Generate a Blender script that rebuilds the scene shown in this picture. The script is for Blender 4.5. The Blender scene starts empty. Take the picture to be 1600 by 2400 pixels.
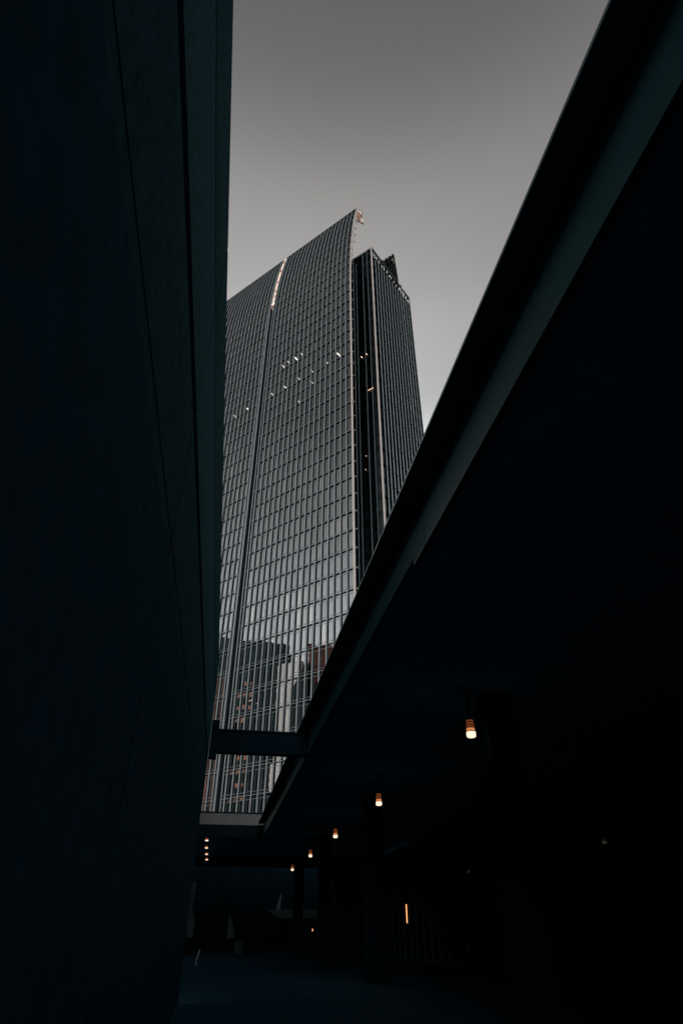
import bpy, math, random
from mathutils import Vector, Matrix
random.seed(7)
S = bpy.context.scene
col = S.collection

# ------------------------------------------------------------------ camera, sky, sun, exposure
cam_d = bpy.data.cameras.new('camera'); cam = bpy.data.objects.new('camera', cam_d)
col.objects.link(cam); S.camera = cam
H = 1.6                                     # eye height above the pavement
cam.location = (0, 0, H)
cam.rotation_euler = (math.radians(90 + 34.97), 0, math.radians(-10.0))
cam_d.sensor_fit = 'VERTICAL'; cam_d.sensor_height = 36.0; cam_d.lens = 1396.8 / 2400 * 36.0
cam_d.clip_start = 0.05; cam_d.clip_end = 6000

SUN_EL, SUN_AZ = math.radians(7.0), math.radians(2.0)      # azimuth clockwise from +Y
w = bpy.data.worlds.new('World'); S.world = w; w.use_nodes = True
nt = w.node_tree; nd = nt.nodes; lk = nt.links
for n_ in list(nd): nd.remove(n_)
out = nd.new('ShaderNodeOutputWorld'); bg = nd.new('ShaderNodeBackground')
sky = nd.new('ShaderNodeTexSky'); sky.sky_type = 'NISHITA'; sky.sun_disc = False
sky.sun_elevation = SUN_EL; sky.sun_rotation = SUN_AZ; sky.dust_density = 3.0; sky.ozone_density = 1.0
bw = nd.new('ShaderNodeRGBToBW'); lk.new(sky.outputs[0], bw.inputs[0])
tc = nd.new('ShaderNodeTexCoord'); sp = nd.new('ShaderNodeSeparateXYZ'); lk.new(tc.outputs['Generated'], sp.inputs[0])
# thin high overcast: luminance of the clear sky evened out, darkening towards the zenith all round
ramp = nd.new('ShaderNodeValToRGB'); lk.new(sp.outputs[2], ramp.inputs[0])
R = ramp.color_ramp; R.interpolation = 'EASE'
k_ = lambda k, t: tuple(k * c for c in t)
stops = [(0.0, k_(.50, (.97, 1, .98))), (0.42, k_(.85, (.98, .99, 1.0))), (0.60, k_(.46, (.97, 1, .98))), (0.70, k_(.225, (.975, 1, .975))), (0.81, k_(.308, (1, .98, .965))),
         (0.88, k_(.335, (1.0, .97, .95))), (0.962, k_(.238, (1.0, .972, .975))), (1.0, k_(.19, (.93, 1.0, 1.02)))]
R.elements[0].position = 0.0; R.elements[0].color = (*stops[0][1], 1)
R.elements[1].position = 1.0; R.elements[1].color = (*stops[-1][1], 1)
for p_, c_ in stops[1:-1]:
    e_ = R.elements.new(p_); e_.color = (*c_, 1)
pw = nd.new('ShaderNodeMath'); pw.operation = 'POWER'; lk.new(bw.outputs[0], pw.inputs[0]); pw.inputs[1].default_value = 1.6
mn = nd.new('ShaderNodeMath'); mn.operation = 'MINIMUM'; lk.new(pw.outputs[0], mn.inputs[0]); mn.inputs[1].default_value = 6.0
mul = nd.new('ShaderNodeVectorMath'); mul.operation = 'SCALE'; lk.new(ramp.outputs[0], mul.inputs[0]); lk.new(mn.outputs[0], mul.inputs['Scale'])
lk.new(mul.outputs[0], bg.inputs[0]); bg.inputs[1].default_value = 1.0
SKY_GAIN = bg.inputs[1]; SKY_GAIN.default_value = 1.0
lk.new(bg.outputs[0], out.inputs[0])

sun_d = bpy.data.lights.new('sun', 'SUN'); sun_d.energy = 2.0; sun_d.angle = math.radians(2.0); sun_d.color = (1.0, .62, .42)
sun = bpy.data.objects.new('sun', sun_d); col.objects.link(sun)
sd = Vector((math.sin(SUN_AZ) * math.cos(SUN_EL), math.cos(SUN_AZ) * math.cos(SUN_EL), math.sin(SUN_EL)))
sun.rotation_euler = sd.to_track_quat('Z', 'Y').to_euler(); sun.location = sd * 300
vs = S.view_settings; vs.view_transform = 'Standard'; vs.look = 'None'; vs.exposure = 0; vs.gamma = 1
vs.use_curve_mapping = False
S.cycles.max_bounces = 8; S.cycles.transparent_max_bounces = 12

# ------------------------------------------------------------------ materials
def mat(name, rgb, rough=.6, metal=0., noise=.25, scale=3., bump=0., spec=.5, streak=None):
    m = bpy.data.materials.new(name); m.use_nodes = True
    t = m.node_tree; b = t.nodes['Principled BSDF']
    b.inputs['Roughness'].default_value = rough; b.inputs['Metallic'].default_value = metal
    b.inputs['Specular IOR Level'].default_value = spec
    co = t.nodes.new('ShaderNodeTexCoord'); mp = t.nodes.new('ShaderNodeMapping')
    t.links.new(co.outputs['Object'], mp.inputs[0])
    if streak: mp.inputs['Scale'].default_value = streak
    nz = t.nodes.new('ShaderNodeTexNoise'); nz.inputs['Scale'].default_value = scale; nz.inputs['Detail'].default_value = 6
    nz.inputs['Roughness'].default_value = .65
    t.links.new(mp.outputs[0], nz.inputs['Vector'])
    rp = t.nodes.new('ShaderNodeValToRGB'); t.links.new(nz.outputs[0], rp.inputs[0])
    rp.color_ramp.elements[0].position = .3; rp.color_ramp.elements[1].position = .7
    rp.color_ramp.elements[0].color = (*[c * (1 - noise) for c in rgb], 1)
    rp.color_ramp.elements[1].color = (*[min(1, c * (1 + noise)) for c in rgb], 1)
    t.links.new(rp.outputs[0], b.inputs['Base Color'])
    if bump:
        bp = t.nodes.new('ShaderNodeBump'); bp.inputs['Strength'].default_value = bump; bp.inputs['Distance'].default_value = .02
        t.links.new(nz.outputs[0], bp.inputs['Height']); t.links.new(bp.outputs[0], b.inputs['Normal'])
    return m

def glow(name, rgb, strength):
    m = bpy.data.materials.new(name); m.use_nodes = True; t = m.node_tree
    for n_ in list(t.nodes): t.nodes.remove(n_)
    o = t.nodes.new('ShaderNodeOutputMaterial'); e = t.nodes.new('ShaderNodeEmission')
    e.inputs[0].default_value = (*rgb, 1); e.inputs[1].default_value = strength
    t.links.new(e.outputs[0], o.inputs[0]); return m

def glass(name, refl, trans, tint=(.86, .97, 1.0), rough=.012):
    """coated facade glass: tinted mirror coat over a dark see-through pane"""
    m = bpy.data.materials.new(name); m.use_nodes = True; t = m.node_tree
    for n_ in list(t.nodes): t.nodes.remove(n_)
    o = t.nodes.new('ShaderNodeOutputMaterial')
    g = t.nodes.new('ShaderNodeBsdfGlossy'); g.inputs['Roughness'].default_value = rough
    g.inputs['Color'].default_value = (*[refl * c for c in tint], 1)
    tr = t.nodes.new('ShaderNodeBsdfTransparent'); tr.inputs[0].default_value = (trans, trans, trans, 1)
    a = t.nodes.new('ShaderNodeAddShader'); t.links.new(g.outputs[0], a.inputs[0]); t.links.new(tr.outputs[0], a.inputs[1])
    nz = t.nodes.new('ShaderNodeTexNoise'); nz.inputs['Scale'].default_value = .6; nz.inputs['Detail'].default_value = 2
    gm = t.nodes.new('ShaderNodeNewGeometry'); t.links.new(gm.outputs['Position'], nz.inputs['Vector'])
    bp = t.nodes.new('ShaderNodeBump'); bp.inputs['Strength'].default_value = .10; bp.inputs['Distance'].default_value = .02
    t.links.new(nz.outputs[0], bp.inputs['Height']); t.links.new(bp.outputs[0], g.inputs['Normal'])
    t.links.new(a.outputs[0], o.inputs[0]); return m

M = dict(
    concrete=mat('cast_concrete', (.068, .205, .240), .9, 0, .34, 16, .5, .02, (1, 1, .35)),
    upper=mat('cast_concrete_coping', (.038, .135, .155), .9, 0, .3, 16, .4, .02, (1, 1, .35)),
    lower=mat('concrete_shaded_row', (.036, .130, .170), .9, 0, .35, 14, .25, .02, (1, 1, .35)), plinth=mat('concrete_shaded_base', (.026, .110, .165), .9, 0, .25, 4, .2, .02),  # the wall's downward fade into shade is put into these darker row colours
    concrete_back=mat('joint_shadow_concrete', (.006, .016, .022), .9, 0, .2, 4, 0, .02),
    dark_steel=mat('dark_painted_steel', (.004, .016, .024), .8, 0, .25, 2, 0, .02),
    fascia=mat('fascia_metal', (.025, .088, .104), .6, .0, .22, 1.6, 0, .06, (1, .25, 1)),
    lip=mat('lip_metal', (.07, .12, .13), .6, .0, .15, 2),
    shade_sheet=mat('shade_sheet', (.004, .012, .018), .95, 0, .3, 2, .1, .02),
    blue_fill=mat('shop_blue_fill', (.05, .26, .38), .9, 0, .2, 2, 0, .02),  # invented blue surface that lifts the black behind the shop glass
    slab=mat('slab_underside', (.03, .14, .19), .9, 0, .2, 2, 0, .02),
    seal=mat('joint_seal', (.004, .010, .014), .9, 0, .2, 4, 0, .02),
    soffit=mat('soffit_panel', (.09, .46, .62), .8, 0, .25, 2, 0, .02),
    coping=mat('grey_coping', (.215, .208, .205), .55, 0, .10, 1.5),
    beamface=mat('canopy_beam_paint', (.007, .019, .024), .8, 0, .2, 2, 0, .02),
    paving=mat('paving', (.017, .072, .110), .9, 0, .3, 1.5, .1, .02),
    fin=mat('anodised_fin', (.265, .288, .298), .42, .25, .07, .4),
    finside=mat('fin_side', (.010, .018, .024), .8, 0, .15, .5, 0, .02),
    cap=mat('corner_cap', (.62, .53, .49), .45, .15, .10, .3),  # pink of low sunlight painted into the cap colour
    recess_fin=mat('recess_fin', (.14, .17, .18), .5, 0, .1, .5, 0, .1),
    rail=mat('transom_metal', (.26, .29, .30), .45, .3, .1, .5),
    core=mat('interior_dark', (.012, .020, .024), .9, 0, .3, .5),
    backing=mat('screen_backing', (.010, .018, .022), .7, 0, .2, .5),
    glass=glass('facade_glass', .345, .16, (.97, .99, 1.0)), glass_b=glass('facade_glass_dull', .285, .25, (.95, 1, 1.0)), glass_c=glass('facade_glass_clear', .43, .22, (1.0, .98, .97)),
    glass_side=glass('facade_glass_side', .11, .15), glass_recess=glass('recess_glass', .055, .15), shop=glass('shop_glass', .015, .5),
    lamp=glow('lamp_cup', (1.0, .74, .54), 1.45), lamp_amber=glow('lamp_amber', (1.0, .36, .12), .62), lamp_dim=glow('lamp_amber_dim', (1.0, .26, .08), .14),
    office=glow('office_tube', (1.0, .88, .72), 30), office_warm=glow('office_tube_warm', (1.0, .60, .42), 1.8), strip=glow('warm_wall_strip', (1.0, .42, .15), 1.7),
    blaze=glow('sunlit_glow', (1.0, .78, .64), .95), blaze_hot=glow('sunlit_glow_hot', (1.0, .88, .78), 1.6), blaze_dim=glow('sunlit_glow_dim', (.62, .33, .24), .45), crown=glow('crown_glow', (1.0, .92, .84), .62),  # sunlit surfaces made to glow; crown is for small bright parapet bits
    rod=mat('bronze_rod', (.10, .055, .035), .5, .2, .1, 3),
    copper=mat('copper_fins', (.30, .12, .05), .35, .6, .1, 3),
    pale=mat('pale_finish', (.36, .47, .48), .8, 0, .15, 2), pale2=mat('pale_parapet', (.17, .26, .28), .8, 0, .35, 6),
    column=mat('column_render', (.006, .028, .044), .9, 0, .2, 3, 0, .02), trim=mat('timber_trim', (.30, .16, .08), .5, 0, .15, 4),
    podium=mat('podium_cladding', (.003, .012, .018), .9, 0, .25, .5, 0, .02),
    grey_b=mat('grey_tower_cladding', (.010, .026, .030), .7, 0, .2, .3, 0, .02), peach=mat('peach_stone', (.42, .22, .16), .8, 0, .15, .4, 0, .02),
    white_b=mat('white_panel', (.72, .75, .76), .6, 0, .05, .3, 0, .02), brown=mat('brown_brick', (.085, .030, .022), .85, 0, .3, .6, 0, .02),
    winglass=mat('far_window', (.002, .008, .012), .5, 0, .2, 1, 0, .02), teal_b=mat('slate_cladding', (.02, .03, .035), .7, 0, .2, .5, 0, .02),
    mull=mat('shopfront_mullion', (.20, .30, .32), .4, .3, .1, 2), steelbox=mat('bin_metal', (.03, .055, .055), .6, .3, .15, 3),
)

# ------------------------------------------------------------------ helpers
FACES = [(0, 3, 2, 1), (4, 5, 6, 7), (0, 1, 5, 4), (1, 2, 6, 5), (2, 3, 7, 6), (3, 0, 4, 7)]
class MB:
    def __init__(s): s.v = []; s.f = []; s.mi = []
    def hexa(s, pts, mi=0):
        n = len(s.v); s.v += [tuple(p) for p in pts]; s.f += [tuple(n + i for i in f) for f in FACES]; s.mi += [mi] * 6
    def box(s, x0, x1, y0, y1, z0, z1, mi=0, T=None):
        x0, x1 = min(x0, x1), max(x0, x1); y0, y1 = min(y0, y1), max(y0, y1); z0, z1 = min(z0, z1), max(z0, z1)
        P = [(x0, y0, z0), (x1, y0, z0), (x1, y1, z0), (x0, y1, z0), (x0, y0, z1), (x1, y0, z1), (x1, y1, z1), (x0, y1, z1)]
        if T: P = [T(*p) for p in P]
        s.hexa(P, mi)
    def lathe(s, prof, seg=16, c=(0, 0), mi=0, sq=None):
        n = len(s.v)
        for r, z in prof:
            for k in range(seg):
                a = 2 * math.pi * (k + .5) / seg
                s.v.append((c[0] + r * math.cos(a), c[1] + r * math.sin(a), z))
        for i in range(len(prof) - 1):
            for k in range(seg):
                k2 = (k + 1) % seg
                s.f.append((n + i * seg + k, n + i * seg + k2, n + (i + 1) * seg + k2, n + (i + 1) * seg + k)); s.mi.append(mi)
        s.f.append(tuple(n + k for k in range(seg))[::-1]); s.mi.append(mi)
        s.f.append(tuple(n + (len(prof) - 1) * seg + k for k in range(seg))); s.mi.append(mi)
    def prism(s, poly, a0, a1, axis='y', mi=0, T=None):
        """closed polygon extruded along an axis"""
        n = len(s.v); k = len(poly)
        for a in (a0, a1):
            for p, q in poly:
                P = {'y': (p, a, q), 'x': (a, p, q), 'z': (p, q, a)}[axis]
                s.v.append(T(*P) if T else P)
        for i in range(k):
            j = (i + 1) % k; s.f.append((n + i, n + j, n + k + j, n + k + i)); s.mi.append(mi)
        s.f.append(tuple(range(n + k - 1, n - 1, -1))); s.mi.append(mi); s.f.append(tuple(range(n + k, n + 2 * k))); s.mi.append(mi)
    def mesh(s, name, mats):
        me = bpy.data.meshes.new(name); me.from_pydata(s.v, [], s.f)
        for m in (mats if isinstance(mats, (list, tuple)) else [mats]): me.materials.append(m)
        me.polygons.foreach_set('material_index', s.mi)
        import bmesh
        b = bmesh.new(); b.from_mesh(me); bmesh.ops.recalc_face_normals(b, faces=b.faces); b.to_mesh(me); b.free()
        me.update(); return me
    def build(s, name, mats, parent=None, **kw):
        return link(name, s.mesh(name, mats), parent, **kw)
def link(name, me, parent=None, loc=None, rot=None, scale=None, kind=None, label=None):
    o = bpy.data.objects.new(name, me); col.objects.link(o)
    if parent: o.parent = parent
    if loc: o.location = loc
    if rot: o.rotation_euler = rot
    if scale: o.scale = scale
    if kind: o['kind'] = kind
    if label: o['label'] = label
    return o
def thing(name, label, cat, loc=(0, 0, 0), rz=0, group=None):
    o = bpy.data.objects.new(name, None); col.objects.link(o); o.location = loc; o.rotation_euler = (0, 0, rz)
    o.empty_display_size = .3
    tag(o, label, cat, group); return o
def tag(o, label, cat, group=None):
    o['label'] = label; o['category'] = cat
    if group: o['group'] = group
    return o
def structure(o): o['kind'] = 'structure'; return o
def copy_tree(o, parent=None):
    c = o.copy(); col.objects.link(c)
    if parent: c.parent = parent
    for ch in list(o.children): copy_tree(ch, c)
    return c

# ------------------------------------------------------------------ ground
g = MB(); g.box(-900, 900, -900, 900, -.3, 0); structure(g.build('ground', M['paving']))

b = MB(); b.box(-200, 200, 59, 91.5, 0.004, .012); structure(b.build('dark_ground_sheet', M['shade_sheet']))  # dark sheet added so the open far ground reads as shaded
# ------------------------------------------------------------------ left concrete wall (world x = -0.70)
WX = -.70; WY0, WY1 = -60.0, 20.1; YJ = 4.66
zt = H + 7.37
wall = thing('concrete_wall', 'tall dark teal concrete wall with long horizontal grooves left of the walkway', 'wall', (-.95, 3, 0))
def wl(name, *a):
    b = MB(); x0, x1, y0, y1, z0, z1 = a[:6]
    b.box(x0 + .95, x1 + .95, y0 - 3, y1 - 3, z0, z1); return b.build(name, a[6], wall)
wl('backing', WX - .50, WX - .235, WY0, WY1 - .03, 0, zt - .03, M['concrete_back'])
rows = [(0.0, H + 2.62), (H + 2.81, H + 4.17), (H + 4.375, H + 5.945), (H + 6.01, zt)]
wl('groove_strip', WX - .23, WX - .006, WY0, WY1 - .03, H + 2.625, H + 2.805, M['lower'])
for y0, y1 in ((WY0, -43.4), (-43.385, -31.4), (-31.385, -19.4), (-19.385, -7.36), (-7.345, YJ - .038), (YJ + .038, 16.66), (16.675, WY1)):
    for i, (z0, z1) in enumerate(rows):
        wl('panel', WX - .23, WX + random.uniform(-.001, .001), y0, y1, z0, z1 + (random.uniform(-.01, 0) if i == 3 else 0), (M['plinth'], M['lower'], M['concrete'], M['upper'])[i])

for yj in (-7.35, YJ, 16.67): wl('joint_seal', WX - .23, WX - .003, yj - .034 if yj == YJ else yj - .006, yj + .034 if yj == YJ else yj + .006, .02, zt - .035, M['seal'])

# ------------------------------------------------------------------ right canopy
ZB, X1, ZT, X0 = H + 4.62, 2.44, H + 5.36, 2.12
can = thing('canopy', 'dark canopy with a long lipped fascia running along the right of the walkway', 'canopy', (7, 15, 0))
def cp(name, x0, x1, y0, y1, z0, z1, m, parent=can, off=(7, 15)):
    b = MB(); b.box(x0 - off[0], x1 - off[0], y0 - off[1], y1 - off[1], z0, z1); return b.build(name, m, parent)
b = MB(); b.prism([(X0 + .004 - 7, ZT), (30 - 7, ZT), (30 - 7, ZT + .5), (X1 + .6 - 7, ZT + .5), (X0 + .30 - 7, ZT + .03), (X0 + .004 - 7, ZT + .03)], -60 - 15, 41.75 - 15, 'y'); b.build('roof_slab', M['slab'], can)
cp('edge_lip', X0 - .018, X0, -60, 41.75, ZT - .012, ZT + .032, M['lip'])
FY = [-60, -41, -22, -12, -2.6, 6.95, 16.4, 25.9, 35.4, 41.75]
for i, (a, b_) in enumerate(zip(FY[:-1], FY[1:])):
    zb_ = H + 4.50 if b_ <= 6.95 + .01 else ZB
    cp('fascia_panel', X1, X1 + .08, a + .012, b_ - .012, zb_, ZT - .002, M['fascia'])
cp('fascia_panel', X1, X1 + .08, 6.962, 7.55, H + 4.50, ZB - .006, M['fascia'])
cp('soffit', X1 + .085, 12.4, -60, 41.75, ZB + .02, ZB + .12, M['soffit'])
for i in range(30):                                            # slatted soffit boards across the walkway ceiling
    y = -2 + i * 1.45
    cp('soffit_board', X1 + .2, 12.3, y, y + 1.42, ZB - .02 + random.uniform(-.002, .002), ZB + .017, M['soffit'])

# ------------------------------------------------------------------ cross canopy beyond the gap
cc = thing('cross_canopy', 'dark cross canopy closing the gap below the tower, with a pale grey upstand', 'canopy', (0, 50, 0))
def cx(name, x0, x1, y0, y1, z0, z1, m): return cp(name, x0, x1, y0, y1, z0, z1, m, cc, (0, 50))
cx('fascia_beam', -16, 12.4, 41.8, 42.1, H + 4.58, H + 5.26, M['beamface'])
cx('upstand', -16, 12.4, 41.92, 42.1, H + 5.29, H + 5.93, M['coping'])
cx('upstand_lip', -16, 12.4, 41.84, 42.1, H + 5.262, H + 5.288, M['lip'])
cx('coping_cap', -16, 12.4, 41.86, 42.2, H + 5.932, H + 5.99, M['beamface'])
cx('roof_slab', -16, 12.4, 42.2, 69, H + 5.0, H + 5.28, M['dark_steel'])  # carried past the end beam to keep sky light off the floor
cx('soffit', -16, 12.4, 42.15, 57.9, H + 4.9, H + 4.985, M['soffit'])
cx('end_beam', -16, 12.4, 58.0, 58.3, H + 4.60, H + 4.98, M['dark_steel'])
cx('timber_trim', -2.2, 3.2, 57.9, 57.99, H + 4.53, H + 4.58, M['trim'])

# ------------------------------------------------------------------ tie beam
tb = thing('tie_beam', 'black steel tie beam spanning from the concrete wall to the canopy fascia', 'beam', (0, 20.2, 0))
def tbx(name, x0, x1, y0, y1, z0, z1, m=M['dark_steel']):
    b = MB(); b.box(x0, x1, y0 - 20.2, y1 - 20.2, z0, z1); return b.build(name, m, tb)
tbx('beam_web', -.44, X1 - .005, 20.14, 20.36, H + 4.62, H + 5.23)
tbx('flange', -.44, X1 - .005, 20.06, 20.44, H + 5.232, H + 5.27, M['beamface'])
tbx('flange', -.44, X1 - .005, 20.06, 20.44, H + 4.58, H + 4.618)
tbx('end_plate', -.685, -.445, 20.12, 20.5, H + 4.42, H + 5.56)

# ------------------------------------------------------------------ columns
c0 = thing('column', 'rendered column nearest the camera under the right canopy, by the shopfront walk', 'column', (6.05, 13.5, 0), 0, 'columns under the canopy')
b = MB(); b.box(-.34, .34, -.34, .34, .12, ZB - .03); b.build('shaft', M['column'], c0)
b = MB(); b.box(-.40, .40, -.40, .40, 0, .118); b.build('plinth', M['dark_steel'], c0)
for y, lab in ((27, 'second rendered column from the camera under the right canopy'), (40, 'dark column standing left of the lit wall strip, third from the camera'), (53, 'farthest column, its top tinted warm by the smallest pendant lamp')):
    c = copy_tree(c0); c.location = (6.05, y, 0); c['label'] = lab
# ------------------------------------------------------------------ unseen blocks added against stray sky light: over the shopfront, left of the gap, behind
rb = thing('right_sky_block', 'unseen dark block added above and behind the right canopy against low sky light', 'building', (16, 0, 0))
b = MB(); b.box(-3, 24, -60, 58, ZT + .52, 27); b.build('wall', M['podium'], rb)  # body of the added right block
lb = thing('left_sky_block', 'unseen black block added beyond the end of the concrete wall against side light', 'building', (-12, 40, 0))
b = MB(); b.box(-20, 10.25, -19.8, 1.7, 0, 15.0); b.build('wall', M['podium'], lb)  # body of the added left block, near part
b = MB(); b.box(-20, 8.4, 18.5, 24, 0, 15.0); b.build('wall', M['podium'], lb)  # body of the added left block, far part
bb = thing('rear_sky_block', 'unseen dark block added behind the viewer against sky light from the rear', 'building', (6, -62, 0))
b = MB(); b.box(-20, 30, -3, 1.5, 0, 9.5); b.build('wall', M['podium'], bb)  # body of the added rear block

# ------------------------------------------------------------------ pendant lamps
def make_lamp(label, r=.104):
    t = thing('pendant_lamp', label, 'lamp', (0, 0, 0), 0, 'pendant lamps under the canopies')
    b = MB(); b.lathe([(r * .80, -.062), (r * .96, -.052), (r, -.01), (r, .050)], 8); b.build('glass_cup', M['lamp'], t)
    b = MB(); b.lathe([(r * .93, .062), (r * .90, .13)], 12); b.build('amber_collar', M['lamp_amber'], t)
    b = MB(); b.lathe([(r * .88, .13), (r * .80, .31)], 12); b.build('amber_stem', M['lamp_dim'], t)
    for i, z in enumerate((.052, .135, .195, .255, .31)):
        b = MB(); b.lathe([(r * (.98 - .04 * i), z), (r * (.98 - .04 * i), z + .016)], 14); b.build('rib', M['copper'], t)
    b = MB(); b.lathe([(.03, .33), (.03, .93)], 10); b.build('rod', M['rod'], t)
    b = MB(); b.lathe([(.07, .93), (.07, .975)], 12); b.build('ceiling_plate', M['copper'], t)
    return t
l0 = make_lamp('largest pendant lamp, nearest, hanging alone at the right under the canopy')
l0.location = (5.30, 13.2, H + 3.60)
labs = ['second pendant lamp of the right row, about half the size of the nearest', 'middle pendant lamp of the five in the right row',
        'small pendant lamp next before the last of the right row', 'smallest pendant lamp of the right row, above the farthest column']
for (y, x), lab in zip(((22.4, 5.28), (31.6, 5.28), (41.0, 5.33), (51.4, 5.36)), labs):
    c = copy_tree(l0); c.location = (x, y, H + 3.60); c['label'] = lab
    if y > 41.5: c.location.z = H + 3.60
labs = ['topmost lamp of the four stacked in a column under the cross canopy', 'second lamp from the top of the four under the cross canopy',
        'third lamp from the top of the four under the cross canopy', 'lowest of the four lamps, just above the orange timber trim']
for (y, x), lab in zip(((42.7, -.93), (46.9, -.985), (51.2, -1.01), (55.4, -1.04)), labs):
    c = copy_tree(l0); c.location = (x, y, H + 4.48); c.scale = (1.0, 1.0, .45); c['label'] = lab

# ------------------------------------------------------------------ shopfront on the right
sf = thing('shopfront', 'dark glazed shopfront with thin pale mullions under the right canopy', 'shopfront', (12.2, 20, 0))
b = MB(); b.box(0, 1.452, 0, .02, 0, 1); pm = b.mesh('pane', M['shop'])
y = -8.0; k = 0
while y < 57:
    zt_ = ZB - .05
    for z0, z1 in ((.12, 2.5), (2.56, 3.75), (3.81, zt_)):
        link('pane', pm, sf, (.02, y - 20 + .02, z0), (0, 0, math.pi / 2), (.97, 1, z1 - z0))
    b = MB(); b.box(-.05, .05, -.022, .022, 0, zt_); b.build('mullion', M['mull'], sf, loc=(0, y - 20, 0))
    y += 1.45; k += 1
for z in (.06, 2.53, 3.78):
    b = MB(); b.box(-.02, .045, -28, 37.7, z - .03, z + .03); b.build('transom', M['dark_steel'], sf)
b = MB(); b.box(.35, .5, -82, 38, 0, ZT - .05); b.build('added_blue_backing', M['blue_fill'], sf)
ls = thing('wall_light', 'thin vertical orange light strip on the dark shopfront', 'light', (12.10, 44.55, H + .80))
b = MB(); b.box(-.035, .0, -.055, .055, -.50, .50); b.build('diffuser', M['strip'], ls)
b = MB(); b.box(.002, .05, -.065, .065, -.53, .53); b.build('housing', M['dark_steel'], ls)

# ------------------------------------------------------------------ small dim things beyond the canopies
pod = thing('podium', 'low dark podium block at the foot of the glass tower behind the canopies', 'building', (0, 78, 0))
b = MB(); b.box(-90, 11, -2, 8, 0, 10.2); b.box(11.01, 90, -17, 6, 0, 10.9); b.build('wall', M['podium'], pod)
b = MB(); b.box(-.85, .85, -.05, 0, .0, 2.9); wm = b.mesh('window', M['winglass'])
for i in range(16):
    for zz in (.4, 4.0, 7.4): link('window', wm, pod, (-28 + i * 2.4, -2.02, zz))
def shape_thing(name, label, cat, poly, y, th, m, x, group=None):
    t = MB(); t.prism([(p - x, q) for p, q in poly], -th / 2, th / 2, 'y')
    o = t.build(name, m); o.location = (x, y, 0); tag(o, label, cat, group); return o
Y7 = 70
def pale_shape(pts, label, x):  # upright panels added in place of daylight showing through openings
    t = thing('daylight_panel', label, 'daylight panel', (x, Y7, 0), 0, 'pale daylight panels beyond the canopy')
    b = MB(); b.prism([(p - x, q + H) for p, q in pts], -.03, .03, 'y'); b.build('sheet', M['pale'], t)
    b = MB(); b.box(-.03, .03, .031, .08, 0, max(q for p, q in pts) + H); b.build('pole', M['dark_steel'], t)
pale_shape([(-2.6, -.66), (-2.5, 2.0), (-2.42, 3.60), (-2.12, 3.75), (-2.02, 3.1), (-2.12, 2.2), (-2.14, 1.46), (-1.95, 1.2), (-1.80, .6), (-1.80, -.2), (-1.84, -.68)], 'tall pale panel standing in for daylight at the end of the concrete wall', -2.2)
pale_shape([(1.36, -.73), (1.34, .4), (1.40, 1.0), (1.52, .93), (1.72, .62), (1.92, .1), (2.04, -.45), (2.02, -.75)], 'short pale panel standing in for daylight right of the tall one, beyond the canopy', 1.7)
bn = thing('litter_bin', 'small square grey-green bin on the pavement right of the short pale panel', 'bin', (2.03, 56.1, 0))
b = MB(); b.box(-.28, .28, -.28, .28, .05, .92); b.build('body', M['steelbox'], bn)
b = MB(); b.box(-.31, .31, -.31, .31, .922, .98); b.build('lid', M['dark_steel'], bn)
lp = thing('leaning_pole', 'thin pale pole leaning on the dark pavement below the tall pale panel', 'pole', (-.72, 41, 0), 0)
b = MB(); b.prism([(-.04, 0), (.015, 0), (.06, .34), (.15, .66), (.095, .68), (.01, .36)], -.02, .02, 'y'); b.build('shaft', M['pale'], lp)
ec = thing('entrance_parapet', 'pale horizontal parapet band crossing behind the columns near the horizon', 'parapet', (11, 72, 0))
b = MB()
b.prism([(-5.9, H + 1.58), (11, H + 1.60), (11, H + .86), (-4.7, H + .86)], -.3, .3, 'y'); b.build('band', M['pale2'], ec)
for x in (-4.2, 2.5, 9.5):
    b = MB(); b.box(-.12, .12, -.12, .12, 0, H + .855); b.build('post', M['dark_steel'], ec, loc=(x, 0, 0))
b = MB(); b.prism([(-4.95, H + 1.60), (-4.55, H + 1.61), (-4.50, H + 2.95), (-4.68, H + 2.6), (-4.85, H + 2.1)], -.05, .05, 'y'); b.build('finial', M['pale'], ec)
sl = thing('step_light', 'tiny orange light low on the dark podium right of the farthest column', 'light', (10.3, 75.9, 1.50))
b = MB(); b.box(-.03, .03, -.03, .03, -.12, .12); b.build('diffuser', M['strip'], sl)
b = MB(); b.box(-.05, .05, .032, .08, -.15, .15); b.build('housing', M['dark_steel'], sl)

# ------------------------------------------------------------------ the tower
A_ = math.radians(-43.66); Lx, Ly = math.sin(A_), math.cos(A_); Nx, Ny = Ly, -Lx
CX, CY = 19.855, 98.009
def W3(u, n, z): return (CX + u * Lx + n * Nx, CY + u * Ly + n * Ny, z + H)     # world point
tower = thing('glass_tower', 'tall dark glass office tower with pale vertical fins and a curved slanting top', 'building', (CX, CY, 0), math.atan2(-Ly, -Lx))
RZ = math.atan2(-Ly, -Lx)
def T(u, n, z): return (-u, n, z + H)       # tower-local: x = -u, y = n (inward), z up
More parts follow.
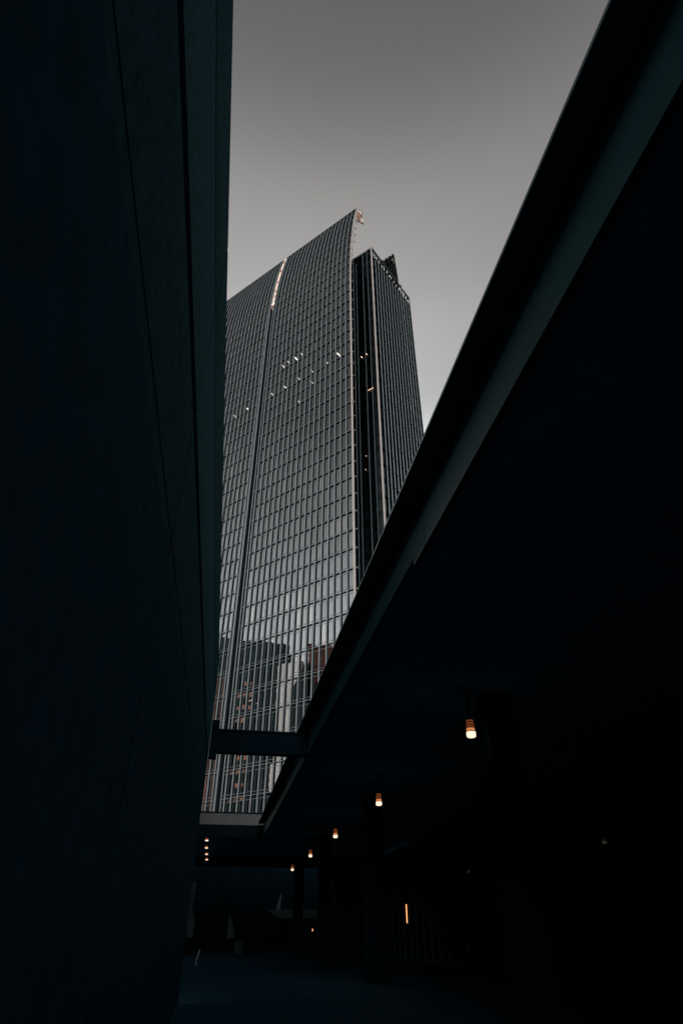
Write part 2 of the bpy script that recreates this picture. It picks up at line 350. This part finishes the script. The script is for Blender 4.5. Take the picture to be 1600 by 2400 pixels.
# check: local x axis = -L direction, local y = N
def off(z): return 5.0 * max(0.0, (z - 140) / 57.0) ** 2.6
FL = [14.3, 19.05, 23.8, 28.5, 33.3, 38.0, 42.8, 47.8, 52.3, 56.8, 61.3, 65.7, 70.2, 74.6, 79.1, 83.4, 87.95, 92.5, 97.05, 101.6, 106.2, 110.6, 114.9, 119.3, 123.7, 128.0, 132.15, 136.3]
while FL[-1] < 192: FL.append(FL[-1] + 4.33)
ZTOP = FL[-1]; ZBOT = 9.5
ROOF = 167.0
zs_full = [ZBOT] + [z for z in (60, 110, 138, 144, 150, 155, 160, 165, 170, 175, 180, 185, 190)] + [ZTOP + .9]
def fin(name, u, n0, zs, parent, capw=.29, ofn=off, face='main', capm=0, depth=.24):
    """vertical fin following the lean; face main: projects to -n; face side: projects to -u"""
    b = MB(); cw, sw = capw / 2, .09
    for z0, z1 in zip(zs[:-1], zs[1:]):
        o0, o1 = ofn(z0), ofn(z1)
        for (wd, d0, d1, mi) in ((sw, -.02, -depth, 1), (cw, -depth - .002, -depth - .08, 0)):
            P = []
            for z, o in ((z0, o0), (z1, o1)):
                if face == 'main': P += [T(u - wd, n0 + o + d1, z), T(u + wd, n0 + o + d1, z), T(u + wd, n0 + o + d0, z), T(u - wd, n0 + o + d0, z)]
                else: P += [T(u + d1, n0 + o - wd, z), T(u + d1, n0 + o + wd, z), T(u + d0, n0 + o + wd, z), T(u + d0, n0 + o - wd, z)]
            b.hexa(P, mi)
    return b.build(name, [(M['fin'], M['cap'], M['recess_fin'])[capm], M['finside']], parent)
PITCH = 1.605
US = [0.0] + [PITCH * i for i in range(1, 19)]         # right section
US2 = [32.2] + [33.68 + PITCH * i for i in range(0, 17)]
zmain = zs_full
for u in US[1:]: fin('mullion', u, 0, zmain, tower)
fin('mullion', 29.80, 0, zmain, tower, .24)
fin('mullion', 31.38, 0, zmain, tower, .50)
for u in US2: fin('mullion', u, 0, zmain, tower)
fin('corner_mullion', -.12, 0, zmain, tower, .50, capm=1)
# glass panes of the main face: the lowest ones one by one, the rest joined
bays = list(zip(US[:-1], US[1:])) + [(US[-1], 29.82)] + [(31.3, 32.2)] + list(zip(US2[:-1], US2[1:]))
b = MB(); b.box(-.5, .5, -.015, .015, 0, 1)
pm = {k: b.mesh('pane', M[k]) for k in ('glass', 'glass_b', 'glass_c')}
rest = {k: MB() for k in pm}; count = 0
def pick(u, z):
    r = random.random()
    return 'glass_b' if r < .22 else ('glass_c' if r > .93 else 'glass')
for i, (z0, z1) in enumerate(zip([ZBOT] + FL[:-1], FL)):
    for u0, u1 in bays:
        if z0 < 55 and 54 < u0: continue
        k = pick(u0, z0); tx, tz = random.gauss(0, .0016), random.gauss(0, .0022)
        if count < 300:
            link('pane', pm[k], tower, T((u0 + u1) / 2, 0, z0), (tx, 0, tz), (u1 - u0, 1, z1 - z0)); count += 1
        else:
            o0, o1 = off(z0), off(z1); du = (u1 - u0) / 2 * tz; dz = (z1 - z0) * tx
            P = []
            for z, o, d in ((z0, o0, 0), (z1, o1, -dz)):
                P += [T(u1, o - .015 + d + du, z), T(u0, o - .015 + d - du, z), T(u0, o + .015 + d - du, z), T(u1, o + .015 + d + du, z)]
            rest[k].hexa(P)
for k, r in rest.items(): r.build('upper_panes', M[k], tower, kind='stuff')
# transoms: per floor one band of three rails on each section
for z in FL:
    b = MB()
    for ua, ub in ((.13, 29.9), (31.2, 61)):
        for dz, hh, dp in ((0, .08, .28), (-.62, .035, .07), (.62, .035, .07)):
            if z + dz > ZTOP + .5: continue
            o = off(z + dz)
            b.box(ua, ub, o - dp, o - .018, z + dz - hh, z + dz + hh, 1 if dz == 0 else 0, T=T)
            if dz == 0: b.box(ua, ub, o - dp - .02, o - dp - .002, z - .05, z + .05, 0, T=T)
    b.build('transom', [M['rail'], M['finside']], tower)
# slabs and core behind the glass
b = MB()
for z in FL:
    if z < 160:
        b.box(.25, 29.7, .35, 3.2, z - .35, z + .35, T=T); b.box(31.2, 60.5, .35, 3.2, z - .35, z + .35, T=T)
b.build('floor_slabs', M['core'], tower)
b = MB(); b.box(.4, 60, 3.3, 18.5, 0, 160, T=T); b.box(-4.2, .39, 5.2, 22.5, 0, 160, T=T); b.build('core', M['core'], tower)
b = MB(); b.box(31.12, 31.3, .04, 3.2, ZBOT, 162, T=T); b.box(29.78, 29.9, .04, 3.2, ZBOT, 162, T=T); b.box(29.91, 31.11, 1.4, 1.6, ZBOT, 162, T=T); b.build('seam_channel', M['backing'], tower)
# screens above the roof
def screen(u0, u1, n0, sgn, z0, z1, parent, d0=.25, d1=.45, m=M['backing'], name='screen_back', ofn=off):
    b = MB(); zz = z0
    while zz < z1 - .01:
        za = min(zz + 4, z1); P = []
        for z in (zz, za):
            o = n0 + sgn * ofn(z)
            P += [T(u1, o + d0, z), T(u0, o + d0, z), T(u0, o + d1, z), T(u1, o + d1, z)]
        b.hexa(P); zz = za
    return b.build(name, m, parent)
screen(.05, 29.85, 0, 1, 160, ZTOP + .7, tower); screen(31.1, 60.5, 0, 1, 160, ZTOP + .7, tower)
screen(-.05, .04, 0, 1, 160, ZTOP + .8, tower, -.05, .75, M['cap'], 'screen_edge')
b = MB(); b.box(0.0, 29.75, off(ZTOP) - .25, off(ZTOP) + .5, ZTOP + .9, ZTOP + 1.05, T=T); b.box(31.2, 60.5, off(ZTOP) - .25, off(ZTOP) + .5, ZTOP + .9, ZTOP + 1.05, T=T)
b.build('screen_coping', M['finside'], tower)
# sunlit back of the seam near the top, its light put in as glow
b = MB(); zz = 163.2
screen(29.95, 31.0, 0, 1, 165.4, ZTOP + 1.2, tower, -.28, -.12, M['blaze'], 'sunlit_glow')
screen(29.95, 31.0, 0, 1, 163.6, 164.7, tower, -.28, -.12, M['blaze_hot'], 'slot_hot_glow')
screen(29.95, 31.0, 0, 1, 161.6, 163.5, tower, -.28, -.12, M['blaze_dim'], 'slot_dim_glow')
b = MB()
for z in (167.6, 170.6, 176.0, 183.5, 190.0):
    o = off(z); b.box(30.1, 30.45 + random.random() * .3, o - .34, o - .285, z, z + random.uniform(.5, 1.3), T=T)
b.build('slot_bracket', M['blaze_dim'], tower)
# framework behind the tip, its peach light put in as glow, and stubs down the free edge
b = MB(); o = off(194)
b.box(-.3, .5, o + .9, o + 1.9, 193.2, 194.2, T=T); b.box(-.2, .5, o + 2.0, o + 3.0, 190.6, 191.4, T=T); b.build('tip_glow', M['blaze'], tower)
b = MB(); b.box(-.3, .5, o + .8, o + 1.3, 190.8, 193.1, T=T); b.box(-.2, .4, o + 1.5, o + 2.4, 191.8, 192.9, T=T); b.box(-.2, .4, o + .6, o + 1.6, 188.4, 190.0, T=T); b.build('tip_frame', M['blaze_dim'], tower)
b = MB()
for k in range(7): b.box(-.25, -.15, o + .8, o + 2.7, 189 + k, 189.12 + k, T=T)
b.hexa([T(-.2, off(186) + .7, 186.2), T(.0, off(186) + .7, 186.2), T(.0, off(186) + .9, 186.0), T(-.2, off(186) + .9, 186.0), T(-.2, o + 3.2, 189.6), T(0, o + 3.2, 189.6), T(0, o + 3.5, 189.4), T(-.2, o + 3.5, 189.4)])
b.build('tip_truss', M['finside'], tower)
for z in FL:
    if z > 18:
        b = MB(); o = off(z); b.box(-.35, -.15, o + (.75 if z > ROOF else .32), o + (1.15 if z > ROOF else .55), z + .1, z + .38, T=T); b.build('edge_bracket', M['finside'] if z > ROOF else M['cap'], tower)

# recess: return wall (u = 0, n 0..4.24) and inner facet (n = 4.24, u 0..-4.75), then side face (u = -4.75)
zq = [ZBOT, ROOF - .5]; none = lambda z: 0.0
zr = [ZBOT, 60, 110, 162]
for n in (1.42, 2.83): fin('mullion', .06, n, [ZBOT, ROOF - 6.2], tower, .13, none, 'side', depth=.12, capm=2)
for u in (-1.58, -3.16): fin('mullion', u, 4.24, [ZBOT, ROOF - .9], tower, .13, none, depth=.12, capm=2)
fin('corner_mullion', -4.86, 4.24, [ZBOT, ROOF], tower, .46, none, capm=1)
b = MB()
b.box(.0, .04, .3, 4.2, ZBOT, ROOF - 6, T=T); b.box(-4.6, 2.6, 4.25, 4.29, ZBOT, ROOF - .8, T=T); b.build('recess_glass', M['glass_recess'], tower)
b = MB()
for z in FL:
    if z < ROOF - 2:
        for dz in (-.6, 0, .6):
            if z < ROOF - 8: b.box(-.08, -.002, .33, 4.2, z + dz - .04, z + dz + .04, T=T)
            b.box(-4.6, -.1, 4.15, 4.248, z + dz - .04, z + dz + .04, T=T)
b.build('recess_transoms', M['finside'], tower, kind='stuff')
b = MB(); b.box(.06, .3, .5, 4.2, ROOF - 8, ROOF - 6.1, T=T); b.box(-4.2, 2.6, 4.4, 4.7, ROOF - 8, ROOF - .82, T=T); b.build('parapet_back', M['backing'], tower)
b = MB(); b.box(-4.62, 3.0, 4.0, 4.5, ROOF - .75, ROOF - .1, T=T); b.build('recess_coping', M['cap'], tower)
NR = 14; PR = 21.4 / NR
for i in range(1, NR + 1):
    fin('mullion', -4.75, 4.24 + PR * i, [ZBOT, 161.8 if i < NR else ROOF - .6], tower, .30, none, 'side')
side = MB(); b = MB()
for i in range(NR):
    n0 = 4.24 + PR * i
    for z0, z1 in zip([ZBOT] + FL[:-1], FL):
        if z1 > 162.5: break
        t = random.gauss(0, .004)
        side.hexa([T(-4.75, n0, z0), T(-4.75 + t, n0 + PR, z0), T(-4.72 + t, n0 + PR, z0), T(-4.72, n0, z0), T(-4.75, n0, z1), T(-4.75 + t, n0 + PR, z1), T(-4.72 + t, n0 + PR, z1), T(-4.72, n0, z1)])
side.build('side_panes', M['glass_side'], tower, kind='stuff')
for z in FL:
    if z < 163:
        b = MB()
        for dz, hh, dp in ((0, .09, .32), (-.6, .03, .08), (.6, .03, .08)):
            b.box(-4.75 - dp, -4.77, 4.5, 25.6, z + dz - hh, z + dz + hh, T=T)
        b.build('side_transom', M['finside'], tower)
b = MB()
for z in FL:
    if z < 160: b.box(-4.6, -4.21, 4.5, 25.5, z - .3, z + .3, T=T)
b.build('side_slabs', M['core'], tower)
# open parapet on the side face
b = MB(); b.box(-4.95, -4.7, 4.3, 25.64, ROOF - 1.1, ROOF - .2, T=T); b.box(-4.95, -4.7, 4.3, 25.64, 162.0, 162.7, T=T)
b.box(-4.35, -4.2, 4.3, 25.64, 164.0, 164.35, T=T); b.build('parapet_rail', M['backing'], tower)
for i in range(18):
    n0 = 4.6 + i * 1.17 + random.uniform(-.1, .1); d = random.choice((.55, .9, 1.2))
    b = MB(); b.hexa([T(-4.85, n0, 162.6), T(-4.7, n0, 162.6), T(-4.7, n0 + .45, 162.6), T(-4.85, n0 + .45, 162.6), T(-4.85, n0 + d, ROOF - 1), T(-4.7, n0 + d, ROOF - 1), T(-4.7, n0 + d + .35, ROOF - 1), T(-4.85, n0 + d + .35, ROOF - 1)])
    b.build('parapet_strut', M['finside'], tower)
for i in range(9):
    b = MB(); n0 = 6 + i * 2.1; b.box(-4.1, -3.9, n0, n0 + .16, 160, 168.2 if i < 3 else 167.0, T=T); b.build('roof_post', M['finside'], tower)
b = MB(); b.box(-4.1, -3.9, 5.5, 11, 168.2, 168.35, T=T); b.box(-4.1, -3.9, 4.6, 25, 166.9, 167.05, T=T); b.build('roof_handrail', M['finside'], tower)
random.seed(21)  # small glowing bits along the parapet and roof edge
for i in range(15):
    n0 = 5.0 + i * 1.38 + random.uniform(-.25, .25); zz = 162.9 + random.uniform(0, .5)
    b = MB(); b.box(-5.02, -4.96, n0, n0 + random.uniform(.2, .38), zz, zz + random.uniform(.5, 1.0), T=T); b.build('crown_glow', M['crown'], tower)
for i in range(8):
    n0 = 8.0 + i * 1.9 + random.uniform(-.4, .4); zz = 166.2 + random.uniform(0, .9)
    b = MB(); b.box(-4.2, -4.12, n0, n0 + .25, zz, zz + random.uniform(.3, .8), T=T); b.build('crown_glow', M['crown'], tower)
# rear wing
RN = 20.4; RT = 181.5
screen(-4.7, 30, RN, -1, 158, RT, tower, -.1, .3, M['backing'], 'rear_screen')
screen(-4.72, 28, RN, -1, 158, RT - .5, tower, -.16, -.12, M['glass_side'], 'rear_glass')
b = MB(); o = off(RT)
for k in range(12): b.box(-4.6 + k * 1.3, -4.35 + k * 1.3, RN - o - .6, RN - o - .2, RT - 2.2, RT - .6 + random.uniform(0, .7), T=T)
b.box(-4.6, 12, RN - o - .75, RN - o - .6, RT - 2.5, RT - 2.25, T=T); b.build('rear_screen_frame', M['finside'], tower)
fin('mullion', -4.7, RN + .6, [110, 164, 168], tower, .3, none, 'side')
# office ceiling lights behind the glass
lights = [(706, 829.4, 0), (693.2, 840, 1), (675, 847.8, 0), (662.6, 858, 1), (699.8, 887.4, 1), (667.7, 907.2, 1), (638, 923.8, 1), (700.2, 941, 0), (765.7, 849, 1), (793.5, 831.3, 1),
          (731.4, 869.8, 1), (730.6, 896.2, 1), (579, 958, 0), (550, 975, 1), (633, 903.0, 2), (540, 1208, 2), (532, 1165, 2)]
th = math.radians(34.97); hd = math.radians(10)
def pix_ray(x, y):
    r, u_, f = x - 800, 1200 - y, 1396.8
    Y = f * math.cos(th) - u_ * math.sin(th); Z = f * math.sin(th) + u_ * math.cos(th)
    return Vector((r * math.cos(hd) + Y * math.sin(hd), -r * math.sin(hd) + Y * math.cos(hd), Z))
def on_plane(x, y, n):
    r = pix_ray(x, y); t = (CX * Nx + CY * Ny + n) / (r.x * Nx + r.y * Ny); P = r * t
    return (P.x - CX) * Lx + (P.y - CY) * Ly, P.z
for x, y, k in lights:
    n = .75; u, z = on_plane(x, y, n); ln = (.45, .85, .2)[k]
    b = MB(); b.box(u - .13, u + .13, n - ln + .2, n + ln + .2, z, z + .06, T=T); b.build('ceiling_light', M['office'] if k < 2 else M['office_warm'], tower)
for x, y, k in ((848, 838, 0), (859.6, 831, 0), (834.6, 690.4, 2), (833.7, 731.7, 2), (834, 754.6, 2), (858, 1069, 2), (857, 1101, 2), (836, 1095, 2)):
    n = 4.0; u, z = on_plane(x, y, n); ln = (.4, .3, .12)[k]
    b = MB(); b.box(u - .07, u + .07, n - ln, n + ln * .3, z, z + .07, T=T); b.build('ceiling_light', M['office_warm'], tower)
u, z = on_plane(868, 912.5, 4.0); b = MB(); b.box(u - .8, u + .75, 3.95, 4.02, z, z + .12, T=T); b.build('ceiling_light', M['office_warm'], tower)

# ------------------------------------------------------------------ buildings across the street (seen mirrored in the tower)
def far(name, label, u0, u1, n0, dep, ztop, m):
    t = thing(name, label, 'building', W3((u0 + u1) / 2, n0, -H), RZ)
    um = (u0 + u1) / 2
    def F(u, n, z): return (-(u - um), n - n0, z + H)
    b = MB(); b.box(u0, u1, n0 - dep, n0, -H, ztop, T=F); b.build('wall', m, t)
    return t, F
ga, F = far('grey_building', 'dark slate office block mirrored in the lower panes of the tower', 71.9, 106, -60, 4, 79.3, M['grey_b'])
b = MB(); b.prism([(71.9, 79.3), (106, 79.3), (106, 90.0), (96.2, 87.0), (96.2, 86.2), (79.8, 81.9), (79.6, 80.6), (71.9, 78.9 + .5)], -64, -60.01, 'y', T=lambda p, a, q: F(p, a, q)); b.build('mansard', M['grey_b'], ga)
b = MB(); b.box(-.75, .75, 0, .08, 0, 2.5); wm = b.mesh('window', M['winglass'])
for r_ in range(17):
    z = 71.5 - r_ * 4.0
    for c_ in range(15):
        if random.random() < .12: continue
        link('window', wm, ga, F(73.4 + c_ * 2.15 + (.5 if r_ % 2 else 0), -60, z - 2.6))
for r_ in range(12):
    z = 67.8 - r_ * 4.0
    for c_ in range(4):
        if random.random() < .3: continue
        b = MB(); u = 84.6 + c_ * 2.4; b.box(u, u + random.uniform(1.2, 2.1), -60, -59.86, z, z + random.uniform(1.0, 1.7), T=F); b.build('spandrel', M['peach'], ga)
b = MB(); b.box(84.0, 86.2, -59.9, -59.8, 62.3, 62.55, T=F); b.box(79.8, 82.6, -59.9, -59.8, 60.8, 61.05, T=F); b.build('lit_window', M['office_warm'], ga)
for i_ in range(15):
    b = MB(); u = 72.5 + i_ * 2.2; b.box(u, u + .35, -60, -59.9, 74, 79.2, T=F); b.build('pier', M['winglass'], ga)
pe, F = far('peach_building', 'peach stone block mirrored at the far left of the lower tower panes', 95.4, 112, -54, 5.5, 72, M['peach'])
for r_ in range(14):
    for c_ in range(6):
        b_ = link('window', wm, pe, F(96.9 + c_ * 2.4, -54, 67 - r_ * 3.9), None, (.75, 1, .9))
wh, F = far('white_building', 'white panelled block mirrored as a pale stripe in the lower tower panes', 63.4, 71.8, -58.6, 3, 71, M['white_b'])
for r_ in range(16):
    b = MB(); z = 70.5 - r_ * 3.3; b.box(63.42, 71.78, -58.6, -58.57, z, z + .09, T=F); b.build('joint', M['rail'], wh)
br, F = far('brown_building', 'brown brick block mirrored at the right of the lower tower panes', 40, 61.3, -60, 4, 70.0, M['brown'])
b = MB(); b.prism([(40, 70.01), (61.3, 70.01), (61.3, 76.4), (40, 69.9 + .3)], -64, -60.01, 'y', T=lambda p, a, q: F(p, a, q)); b.build('mansard', M['brown'], br)
for r_ in range(13):
    for c_ in range(8):
        link('window', wm, br, F(42 + c_ * 2.5, -60, 60 - r_ * 4.2), None, (1.25, 1, 1.1))
dk, F = far('slate_building', 'narrow black block with a slanted roof mirrored beside the brown block', 59.5, 63.9, -57.5, 2.2, 62, M['teal_b'])
b = MB(); b.prism([(0, 62.01), (0, 68.8), (4.35, 62.01)], -59.6, -57.5, 'y', T=lambda p, a, q: F(59.5 + p, a, q)); b.build('gable', M['teal_b'], dk)
